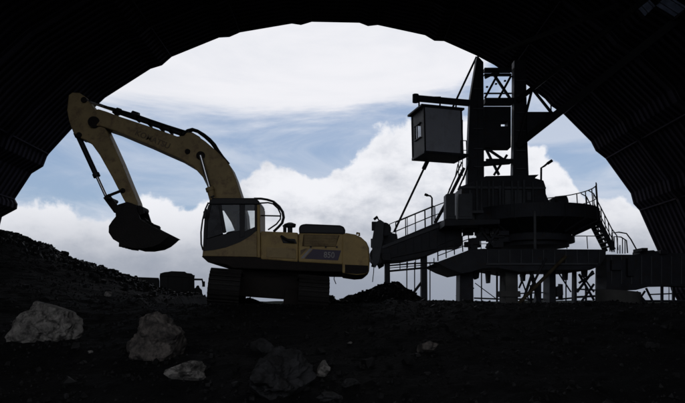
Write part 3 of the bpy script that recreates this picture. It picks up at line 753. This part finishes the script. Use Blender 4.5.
# vertical conduits on the house
cdt = MB()
for u in (477, 481.5, 489, 493, 503, 518): cdt.tube([P(u, 181, 25.5), P(u, 213, 25.5)], .05)
cdt.build('conduit', 'grey', stk)
# vent slits, lamps on the house are unlit
# round deck, drum
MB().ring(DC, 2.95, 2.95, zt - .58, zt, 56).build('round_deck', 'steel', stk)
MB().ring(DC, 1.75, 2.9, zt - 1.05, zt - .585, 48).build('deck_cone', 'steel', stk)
for k in range(18):
    a = 2 * math.pi * k / 18; c, s_ = math.cos(a), math.sin(a)
    MB().prism([(DC.x + 1.88 * c, DC.y + 1.88 * s_, zt - 1.1), (DC.x + 2.98 * c, DC.y + 2.98 * s_, zt - .62), (DC.x + 2.98 * c, DC.y + 2.98 * s_, zt - .05), (DC.x + 1.88 * c, DC.y + 1.88 * s_, zt - .3)], (-s_ * .03, c * .03, 0)).build('deck_rib', 'steel', stk)
MB().ring(DC, 1.6, 1.6, zl + .02, zt - 1.05, 48).ring(DC, 1.85, 1.85, zl + .2, zl + .45, 48).build('turntable_drum', 'steel', stk)
dpan = MB()
for k in range(24):
    a = 2 * math.pi * k / 24; dpan.cyl((DC.x + 1.64 * math.cos(a), DC.y + 1.64 * math.sin(a), zl + .47), (DC.x + 1.64 * math.cos(a), DC.y + 1.64 * math.sin(a), zt - 1.1), .05, n=6)
dpan.build('drum_stiffener', 'steel', stk)
# railing round the right of the deck
arc = []
for k in range(0, 13):
    a = math.radians(72 - k * 8.5); arc.append(DC + Vector((2.9 * math.cos(a), 2.9 * math.sin(a), zt)))
railing(arc, 1.12, 'steel', stk, post=.62, r=.026)
arc2 = []
for k in range(0, 9):
    a = math.radians(-75 + k * 7); arc2.append(DC + Vector((2.98 * math.cos(a), 2.98 * math.sin(a), zt)))
# stair from the upper deck to the lower platform
s0, s1 = P(595, 214, 26.6), P(613.5, 250, 26.6)
stair = MB().bar(s0, s1, .05, .22, up=(0, 0, 1)).bar(s0 + Vector((0, .8, 0)), s1 + Vector((0, .8, 0)), .05, .22, up=(0, 0, 1)).build('staircase', 'steel', stk)
for k in range(1, 9):
    c = s0 + (s1 - s0) * k / 9; MB().box(c + Vector((-.13, .03, -.02)), c + Vector((.13, .77, .02))).build('tread', 'steel', stair)
for yy_ in (0, .8):
    b = MB(); o_ = Vector((0, yy_, 0)); up = Vector((0, 0, .95))
    b.tube([s0 + o_ + up + Vector((-.25, 0, .15)), s0 + o_ + up, s1 + o_ + up, s1 + o_ + up + Vector((.2, 0, -.3)), s1 + o_ + Vector((.2, 0, 0))], .026)
    b.tube([s0 + o_ + up * .5, s1 + o_ + up * .5], .02)
    for k in range(6): c = s0 + o_ + (s1 - s0) * k / 5; b.tube([c, c + up], .022)
    b.build('handrail', 'steel', stair)
# lamp post beside the house
lp = MB().tube([P(541, 190, 25.8), P(541.2, 168, 25.8), P(544.5, 166, 25.8), P(548.5, 162.6, 25.8)], .045).build('lamp_post', 'steel', stk)
MB().bar(P(547.6, 163.5, 25.8), P(552, 160.6, 25.8), .2, .13).build('lamp_head', 'black', lp, bevel=.03)
MB().tube([P(534.8, 211, 23.6), P(535, 249, 23.6)], .055).build('light_conduit', 'galv', stk)

# hung control cabin
cbm = MB().bar(P(414.5, 98.2, 26.6), P(470, 103.2, 26.6), .26, .24).cyl(P(415.6, 94.6, 26.6), P(415.6, 102.4, 26.6), .15, n=16).box(P(434, 96.5, 26.5), P(441, 99, 26.5) + Vector((0, .2, 0))).build('cabin_beam', 'steel', stk)
A = P(424, 107, 25.7); B = P(461, 107, 26.2)
ftop = Vector((A.x, A.y, A.z)); ex_ = Vector((B.x - A.x, B.y - A.y, 0)); ey_ = Vector((-ex_.y, ex_.x, 0)).normalized() * 1.42
zb = P(424, 150.6, 25.7).z; ztp = A.z
def cpt(i, j, z): return Vector((A.x, A.y, 0)) + ex_ * i + ey_ * j + Vector((0, 0, z))
cabn = MB()
def wall(i0, j0, i1, j1, z0, z1, th=.04):
    a, b = cpt(i0, j0, z0), cpt(i1, j1, z0); d = (b - a).normalized(); n_ = Vector((-d.y, d.x, 0)) * th
    cabn.prism([a, b, b + n_, a + n_], (0, 0, z1 - z0))
wall(0, 0, 1, 0, zb, ztp)
wall(1, 0, 1, 1, zb, ztp)
hz = ztp - zb
wall(1, 1, .72, 1, zb, ztp); wall(.10, 1, 0, 1, zb, ztp); wall(.72, 1, .10, 1, zb, zb + .45 * hz); wall(.72, 1, .10, 1, zb + .78 * hz, ztp)
cabn_o = cabn.build('control_cabin', 'panel', stk); cabn = MB()
wall(0, 1, 0, .78, zb, ztp); wall(0, .30, 0, 0, zb, ztp); wall(0, .78, 0, .30, zb, zb + .36 * hz); wall(0, .78, 0, .30, zb + .70 * hz, ztp)
cabn.build('side_wall', 'black', cabn_o)  # shade of this side put into the colour, far darker than the front
MB().prism([cpt(-.1, -.1, ztp + .0), cpt(1.06, -.1, ztp + .0), cpt(1.06, 1.1, ztp + .0), cpt(-.1, 1.1, ztp + .0)], (0, 0, .10)).build('cabin_roof', 'steel', cabn_o, bevel=.02)
MB().prism([cpt(-.03, -.03, zb - .13), cpt(1.16, -.03, zb - .13), cpt(1.16, 1.03, zb - .13), cpt(-.03, 1.03, zb - .13)], (0, 0, .125)).build('cabin_floor', 'steel', cabn_o, bevel=.02)
for i, j in ((0, 0), (1, 0), (0, 1)):
    MB().prism([cpt(i - .02, j - .02, zb), cpt(i + .02, j - .02, zb), cpt(i + .02, j + .02, zb), cpt(i - .02, j + .02, zb)], (0, 0, hz)).build('corner_post', 'steel', cabn_o)
seam = MB()
for k in (.5,): seam.prism([cpt(k, -.012, zb + .05), cpt(k + .012, -.012, zb + .05), cpt(k + .012, 0, zb + .05), cpt(k, 0, zb + .05)], (0, 0, hz - .1))
seam.build('cladding_joint', 'panel', cabn_o)
wf_ = MB().bar(cpt(-.015, .54, zb + .36 * hz), cpt(-.015, .54, zb + .70 * hz), .05, .05).bar(cpt(-.02, .28, zb + .36 * hz), cpt(-.02, .80, zb + .36 * hz), .05, .05).bar(cpt(-.02, .28, zb + .70 * hz), cpt(-.02, .80, zb + .70 * hz), .05, .05).build('window_frame', 'steel', cabn_o)
g1 = MB().prism([cpt(.012, .78, zb + .36 * hz), cpt(.012, .30, zb + .36 * hz), cpt(.012, .30, zb + .70 * hz), cpt(.012, .78, zb + .70 * hz)], ex_.normalized() * .01).build('window_pane', 'haze_glass', cabn_o)
hang = MB()
for u in (419, 440, 456): hang.tube([P(u, 98.5 + (u - 415) * .09, 26.6), P(u, 107, 26.6)], .04)
hang.build('cabin_hanger', 'steel', stk)
railing([P(461.5, 160, 26.0), P(467, 160, 26.0)], .9, 'steel', stk, post=.28)
# boom of the stacker going up to the right
bl0, bl1 = 25.2, 26.6
def chord(a, Ya, b, Yb, r=.16, name='boom_chord', m='black'): return MB().bar(P(*a, Ya), P(*b, Yb), r * 1.4, r * 1.4, up=(0, 1, 0)).build(name, m, stk)
chord((518, 145), 26.3, (700, 2), 21.5, .22); chord((518, 100), 26.3, (660, -12), 21.5, .15); chord((500, 52), 26.3, (620, 5), 21.5, .11)
chord((520, 140), 28.0, (680, 20), 24.0, .16)
tp = [(P(518 + 182 * t, 145 - 143 * t, 26.3 - 4.8 * t), P(518 + 142 * t, 100 - 112 * t, 26.3 - 4.8 * t)) for t in (0, .1, .2, .32, .44, .56, .68, .8, .92)]
for k in range(2):
    a = tp[k][0]; b = tp[k + 1][1] if k % 2 == 0 else tp[k][1]
    MB().bar(tp[k][k % 2], tp[k + 1][1 - k % 2], .1, .1, up=(0, 1, 0)).build('boom_brace', 'black', stk)
# solid web plate under the lower chord near the tower, leaves the small bright openings
fl([(527, 113.5), (536, 112.0), (556, 112.2), (563.5, 111.6), (545, 126), (527.6, 140)], 'boom_web', y0=26.0, y1=26.12, bevel=0)
fl([(526.5, 126), (533.5, 125.6), (533.5, 121), (537, 119), (537, 132), (527.8, 139.5)], 'boom_gusset', y0=26.15, y1=26.25, bevel=0)
beam((526, 113.3), (562, 113.3), .15, .09, 'boom_tie', Y=26.3); beam((551, 104), (551, 113), .05, .05, 'boom_tie', Y=26.3)
# stay cable and a second rope
sc0, sc1 = P(476.5, 57, 27.6), P(394, 232, 27.3)
stay = MB().tube([sc0, sc1], .05).build('stay_rod', 'steel', stk)
d = sc1 - sc0
MB().cyl(sc0 + d * .60, sc0 + d * .655, .10, n=12).build('turnbuckle', 'steel', stay)
rp = MB().tube([P(464, 168, 26.6), P(450, 196, 26.6), P(435, 223, 26.6)], .075).tube([P(462, 162, 26.9), P(452, 184, 26.9), P(447, 196, 26.9)], .035).tube([P(458, 164, 27), P(455, 178, 27), P(449, 190, 27)], .025).build('access_pipe', 'steel', stk)
for (u0, v0, u1, v1) in ((466, 172, 458, 190), (470, 160, 463, 180)): MB().tube([P(u0, v0, 26.2), P(u1, v1, 26.2)], .04).build('strut', 'steel', stk)

# ------------------------------------------------------------------ support platform with piers
plat = thing('support_platform', 'dark steel and concrete platform carrying the stacker on thick columns', 'platform', (P(530, 303, 27).x, 27, .6))
def pf(uv, name, m='steel', y0=25.2, y1=28.8, bevel=.02, parent=plat, **k): return MB().flat(uv, y0, y1).build(name, m, parent, bevel=bevel, **k)
pf([(436, 262.5), (452, 256.5), (470, 249.5), (483, 248.6), (606, 249.4), (606, 256), (600, 266), (590, 270), (548, 270), (520, 272), (498, 268), (483, 268.5), (471, 272), (462, 273.6), (449, 269)], 'deck_girder')
pf([(606.5, 254.4), (640, 254.6), (652, 252), (700, 254), (700, 287), (672, 286), (650, 286.5), (636, 290), (606.5, 291)], 'end_girder', y0=25.6, y1=26.6)
pf([(640, 251), (654, 250), (659, 253.2), (640, 254.2)], 'cover_plate', y0=25.8, y1=26.5)
for k, (u0, u1, y0, y1, vt, mm) in enumerate(((455.5, 474, 26.2, 27.1, 268, 'steel'), (499, 518.5, 26.0, 27.0, 264, 'conc'), (542.5, 556.5, 26.4, 27.3, 266, 'steel'), (571, 577.5, 26.6, 27.0, 266, 'steel'), (594.5, 607, 26.2, 27.2, 262, 'steel'))):
    MB().sil([(u0 + .6, vt), (u1 - .6, vt), (u1, 325), (u0, 325)], y0, y1).build('support_column', mm, plat, bevel=.03)
pf([(500.5, 291), (520.5, 291), (521, 297), (500.2, 297)], 'column_collar', 'conc', 25.9, 26.4)
MB().cyl(P(618, 291, 26), P(618, 330, 26), .9, n=28).build('concrete_foundation', 'conc', plat, smooth=True)
# diagonal brace pipes
for a, Ya, b, Yb, r, mm in (((519, 303), 25.3, (566, 256), 24.9, .075, 'rust'), ((527, 296), 25.4, (546, 258), 25.0, .05, 'steel'), ((522, 304), 25.8, (534, 268), 25.6, .06, 'steel'),
                            ((540, 305), 26, (531, 272), 26, .09, 'steel'), ((579, 305), 27, (594, 284), 27, .05, 'steel'), ((579, 283), 27, (594, 273), 27, .05, 'steel'), ((582, 275), 27, (594, 292), 27, .04, 'steel'),
                            ((636, 292), 27, (648, 306), 27, .09, 'steel'), ((646, 288), 27, (655, 306), 27, .05, 'steel')):
    MB().cyl(P(*a, Ya), P(*b, Yb), r, n=10).build('diagonal_brace', mm, plat)
for a, b, r in (((474, 298), (500, 299), .035), ((518, 299), (543, 299), .04), ((518, 293.5), (543, 292.5), .03), ((556, 299.5), (572, 298), .04), ((577, 289), (595, 290), .035), ((577, 297), (595, 296), .05), ((556, 303), (595, 303.5), .05), ((607, 301), (685, 301), .05), ((648, 294.5), (685, 293), .03)):
    MB().tube([P(*a, 27.2), P(*b, 27.2)], r).build('tie_bar', 'steel', plat)
for u, v0, v1, r in ((481.5, 268, 302, .03), (497, 271, 302, .045), (560.5, 284, 300, .11), (566, 270, 303, .03), (662, 284, 303, .07), (673.5, 284, 303, .07), (669, 284, 303, .02), (531, 285, 305, .06), (586, 285, 304, .05)):
    MB().tube([P(u, v0, 27.1), P(u, v1, 27.1)], r).build('hanger_rod', 'steel', plat)
pf([(538, 284), (541.5, 283), (541.5, 301), (536, 303)], 'pipe_bundle', y0=26.2, y1=26.6)
pf([(556.5, 287), (563, 285), (563.5, 295), (557, 297)], 'junction_box', y0=26.4, y1=26.8)
pf([(474, 271), (480, 270), (479, 278), (476, 279.5), (474, 276)], 'cable_drum', y0=26.4, y1=26.8)
# railings on the lower deck
railing([P(438, 261, 25.3), P(452, 255.6, 25.3), P(469, 249.4, 25.3)], .66, 'steel', plat, post=.38, r=.025, mid=2)
railing([P(567, 248.8, 28.6), P(590, 248.8, 28.6), P(606, 248.8, 28.6)], .62, 'steel', plat, post=1.0, r=.022, mid=0)
hoop = MB()
for oy in (0, .5, 1.0):
    y_ = 26.2 + oy
    hoop.tube([P(612, 252, y_), P(612, 233, y_), P(619, 232.2, y_), P(626.5, 233.5, y_), P(631, 239.5, y_), P(638.5, 253, y_)] if oy == 0 else [P(614, 252, y_), P(614, 236.5, y_), P(621, 237, y_), P(626.5, 240.5, y_), P(627.6, 253, y_)], .03)
for u, v in ((617.5, 238), (622.5, 238), (625, 240), (620, 245)): hoop.tube([P(u, v, 26.6), P(u, 253.5, 26.6)], .022)
hoop.build('railing_hoop', 'steel', plat)
railing([P(472, 249.6, 26.0), P(492, 249.2, 26.0)], .5, 'steel', plat, post=.4, r=.02)

# ------------------------------------------------------------------ conveyor bridge
br = thing('conveyor_bridge', 'dark sloping conveyor bridge with handrail running from stacker to the excavator tail', 'conveyor', (P(423, 303, 27).x, 27, .7))
def bf_(uv, name, m='steel', y0=26.2, y1=27.9, bevel=.02, **k): return MB().flat(uv, y0, y1).build(name, m, br, bevel=bevel, **k)
bf_([(381, 246), (392, 241), (434, 223.5), (447, 219), (462, 218), (462, 246), (448, 247), (438, 251), (424, 256.5), (403, 260.5), (384, 262)], 'bridge_girder')
MB().bar(P(382, 247.5, 26.15), P(447, 223, 26.15), .1, .12).build('girder_flange', 'grey', br)
MB().bar(P(387, 257.6, 26.15), P(436, 247.6, 26.15), .1, .1).build('girder_flange', 'steel', br)
stf = MB()
for k in range(8):
    u = 390 + k * 8; stf.bar(P(u, 256.5 - k * 1.6, 26.17), P(u, 243.6 - k * 3.0, 26.17), .05, .05)
stf.build('web_stiffener', 'steel', br)
railing([P(396, 240.5, 26.4), P(415, 232.4, 26.4), P(434, 224.6, 26.4), P(446, 220, 26.4)], .82, 'steel', br, post=.48, r=.024, mid=1)
railing([P(390, 243, 27.8), P(434, 224.6, 27.8)], .9, 'steel', br, post=.9, r=.02, mid=1)
lp2 = MB().tube([P(432, 226, 26.6), P(432, 198, 26.6), P(430.5, 196, 26.6), P(427, 195.3, 26.6)], .04).build('lamp_post', 'steel', br)
MB().bar(P(428, 195.6, 26.6), P(424.6, 194.2, 26.6), .16, .10).build('lamp_head', 'black', lp2, bevel=.02)
# tail pulley head
def hd_(uv, a, b): MB().flat(uv, a, b).build('head_plate', 'grey', br, bevel=.01)
hd_([(376, 222), (380, 219.5), (384, 222), (383, 240), (379, 262), (375, 268), (372.5, 262), (372, 240)], 26.0, 26.12)
hd_([(378, 224), (388, 223.5), (389, 229), (392, 233), (397, 234), (398, 240), (384, 246), (378, 246)], 27.6, 27.72)
hd_([(379, 245), (386, 243), (384, 266), (379, 269), (376, 262)], 27.5, 27.62)
MB().cyl(P(378, 255, 26.1), P(378, 255, 26.1) + Vector((0, 1.5, 0)), .36, n=24).build('tail_pulley', 'steel', br, smooth=True)
MB().cyl(P(384.5, 229, 26.3), P(384.5, 229, 26.3) + Vector((0, 1.2, 0)), .30, n=20).build('drive_motor', 'steel', br, smooth=True)
rr_ = random.Random(11); hz_ = MB()
for k in range(16):
    a = P(rr_.uniform(373, 383), rr_.uniform(222, 236), 26 + rr_.random() * 1.2); b = P(rr_.uniform(371.8, 384), rr_.uniform(240, 268), 26 + rr_.random() * 1.2)
    hz_.tube([a, (a + b) / 2 + Vector((rr_.uniform(-.1, .1), 0, rr_.uniform(-.1, .1))), b], rr_.uniform(.03, .07), n=5)
hz_.tube([P(380, 222, 26.2), P(377.4, 218, 26.2), P(376.2, 217.2, 26.2)], .03).tube([P(374, 264, 26.3), P(373.6, 272, 26.3), P(372.5, 282, 26.3)], .018)
hz_.build('cable_bundle', 'rubber', br)
for k in range(9):
    c = P(rr_.uniform(375, 391), rr_.uniform(225, 258), 26.1 + rr_.random()); w_ = rr_.uniform(.1, .26); MB().box(c - Vector((w_, .1, w_ * .8)), c + Vector((w_, .1, w_ * .8))).build('bearing_block', 'steel', br, bevel=.02)
MB().tube([P(374, 219.5, 26.2), P(377.5, 216.6, 26.2)], .06).build('sensor', 'steel', br)
# legs and service walkway
MB().flat([(385, 258), (390, 258), (390.3, 305), (384.8, 305)], 26.6, 27.0).build('leg', 'steel', br, bevel=.01)
MB().flat([(421.5, 252), (427.2, 252), (427.6, 306), (421.2, 306)], 26.6, 27.0).build('leg', 'steel', br, bevel=.01)
MB().tube([P(412.5, 294, 26.8), P(424, 279, 26.8)], .06).build('leg_brace', 'steel', br)
wk = MB().tube([P(390, 265.5, 26.6), P(412, 263.5, 26.6), P(440, 262.5, 26.6)], .035).tube([P(390, 271, 26.6), P(438, 266.5, 26.6)], .045).tube([P(389, 268, 26.6), P(425, 265, 26.6)], .02)
for u, v0, v1 in ((407.5, 259, 268), (415.5, 259, 268), (400, 261, 270), (434, 258, 267)): wk.tube([P(u, v0, 26.6), P(u, v1, 26.6)], .022)
for u, v1 in ((406.8, 290), (414.6, 296), (430, 300)): wk.tube([P(u, 262, 26.6), P(u, v1, 26.6)], .025)
wk.build('service_walkway', 'steel', br)

# ------------------------------------------------------------------ dump truck beyond the bank
TY = 24.0
tk = thing('dump_truck', 'black silhouette of a dump truck parked low behind the bank left of the tracks', 'truck', (P(168, 303, TY).x, TY, .8))
def tf(uv, name, m='black', y0=TY - 1.1, y1=TY + 1.1, parent=tk, bevel=.03): return MB().flat(uv, y0, y1).build(name, m, parent, bevel=bevel)
tf([(131, 277.3), (151, 277.8), (151, 298), (128, 298)], 'engine_cover')
tc_ = tf([(151.6, 275), (153, 273), (156.5, 272), (160, 271.6), (163, 270.9), (176, 271.2), (178, 272.6), (182.6, 273), (185.4, 275.6), (185.6, 298), (151.6, 298)], 'dump_body')
MB().bar(P(151.8, 274.6, TY - 1.12), P(185.4, 276, TY - 1.12), .08, .1).build('body_rim', 'black', tc_)
for u in (158, 165, 172, 179): MB().bar(P(u, 277, TY - 1.12), P(u, 296, TY - 1.12), .07, .09, up=(0, 1, 0)).build('body_rib', 'black', tc_)
MB().tube([P(185.5, 279, TY - .9), P(194.5, 279, TY - .9), P(195.6, 284, TY - .9)], .04).build('mirror_arm', 'black', tk)
MB().flat([(194.2, 280.8), (197, 280.8), (197, 286.4), (194.2, 286.4)], TY - .95, TY - .9).build('mirror', 'black', tk, bevel=.01)
tf([(186, 291), (186.5, 288), (189, 287), (189.4, 285), (191.5, 285), (192, 287.4), (194.4, 289.5), (195.3, 298), (186, 298)], 'air_filter', y0=TY - .9, y1=TY - .4)
for u in (140, 176):
    w_ = MB().cyl(P(u, 306, TY - 1.15), P(u, 306, TY - 1.15) + Vector((0, .45, 0)), .62, n=24).build('wheel', 'rubber', tk)
    MB().cyl(P(u, 306, TY - 1.18), P(u, 306, TY - 1.18) + Vector((0, .1, 0)), .28, n=16).build('rim', 'black', w_)

tk.rotation_euler.z = math.radians(16.4)

rc = random.Random(21)
for k in range(22):   # boxes, valves and brackets hung about the gallery and drum
    u, v = rc.uniform(468, 506), rc.uniform(225, 249); w_, h_ = rc.uniform(.08, .32), rc.uniform(.05, .22)
    c = P(u, v, rc.uniform(25.6, 26.4)); MB().box(c - Vector((w_, .12, h_)), c + Vector((w_, .12, h_))).build('equipment_box', 'steel', stk, bevel=.01)
for (a, b, r_) in (((470, 190), (470, 222), .05), ((500, 186), (500, 224), .06), ((512, 181), (512, 212), .04), ((524, 180), (524, 211), .06), ((533, 182), (533, 212), .03)):
    MB().tube([P(*a, 25.45), P(*b, 25.45)], r_).build('standpipe', 'grey', stk)
for (a, b) in (((486, 226), (470, 247)), ((500, 226), (486, 248)), ((478, 226), (494, 246))): MB().bar(P(*a, 25.7), P(*b, 25.7), .09, .09, up=(0, 1, 0)).build('gallery_brace', 'steel', stk)
MB().flat([(459, 186), (546, 187), (546, 189), (459, 188.4)], 25.5, 25.62).build('house_ledge', 'grey', stk)
MB().flat([(462, 210.5), (566, 210), (566, 212.5), (462, 213)], 25.45, 25.6).build('house_ledge', 'grey', stk)
for u0, u1, v0, v1 in ((505, 511, 190, 207), (515, 522, 190, 207), (527, 531, 192, 200)): MB().flat([(u0, v0), (u1, v0), (u1, v1), (u0, v1)], 25.55, 25.598).build('house_panel', 'grey', stk)
for u in (476,): MB().bar(P(478, 74, 26.38), P(478, 178, 26.38), .03, .05, up=(0, 1, 0)).build('mast_stiffener', 'steel', stk)
for v in (80, 95, 112, 130, 150, 168): MB().flat([(516.6, v), (526, v), (526, v + 1.3), (516.6, v + 1.3)], 26.33, 26.395).build('mast_splice', 'grey', stk)
for v in (88, 108, 128, 148, 166): MB().flat([(473.8, v), (483.2, v), (483.2, v + 1.3), (473.8, v + 1.3)], 26.33, 26.395).build('mast_splice', 'grey', stk)
# hanging cables under the platform and extra bracing
for a, b, r_ in (((577, 292), (593, 271), .06), ((579, 274), (594, 300), .06), ((558, 272), (571, 292), .035), ((519, 288), (527, 270), .045), ((520, 275), (530, 303), .035), ((456, 296), (474, 288), .03), ((475, 283), (498, 300), .02), ((610, 291), (626, 304), .06), ((636, 304), (645, 291), .05)):
    MB().cyl(P(*a, 27.3), P(*b, 27.3), r_, n=8).build('diagonal_brace', 'steel', plat)
for u, v0, v1 in ((489, 271, 283), (508, 262, 270), (524, 268, 281), (566.5, 268, 280), (586, 268, 277)): MB().flat([(u - 2, v0), (u + 2, v0), (u + 1.4, v1), (u - 1, v1)], 26.4, 26.8).build('hanging_bracket', 'steel', plat, bevel=.01)
for k in range(11):
    u = 487 + k * 11.2; MB().flat([(u, 249.8), (u + 1, 249.8), (u + 1, 263.2), (u, 263.2)], 25.14, 25.198).build('girder_stiffener', 'grey', plat)
MB().flat([(486, 263.0), (598, 263.0), (598, 264.6), (486, 264.8)], 25.1, 25.198).build('girder_flange', 'grey', plat)
for k in range(8):
    u = 611 + k * 10; MB().flat([(u, 256), (u + 1, 256), (u + 1, 284), (u, 284)], 25.54, 25.598).build('girder_stiffener', 'grey', plat)
for u0, v0, u1, v1 in ((642, 247.8, 648, 251), (661, 250, 668, 254), (612, 260, 622, 270), (628, 258, 634, 276)): MB().flat([(u0, v0), (u1, v0), (u1, v1), (u0, v1)], 25.4, 26.2).build('equipment_box', 'steel', plat, bevel=.01)
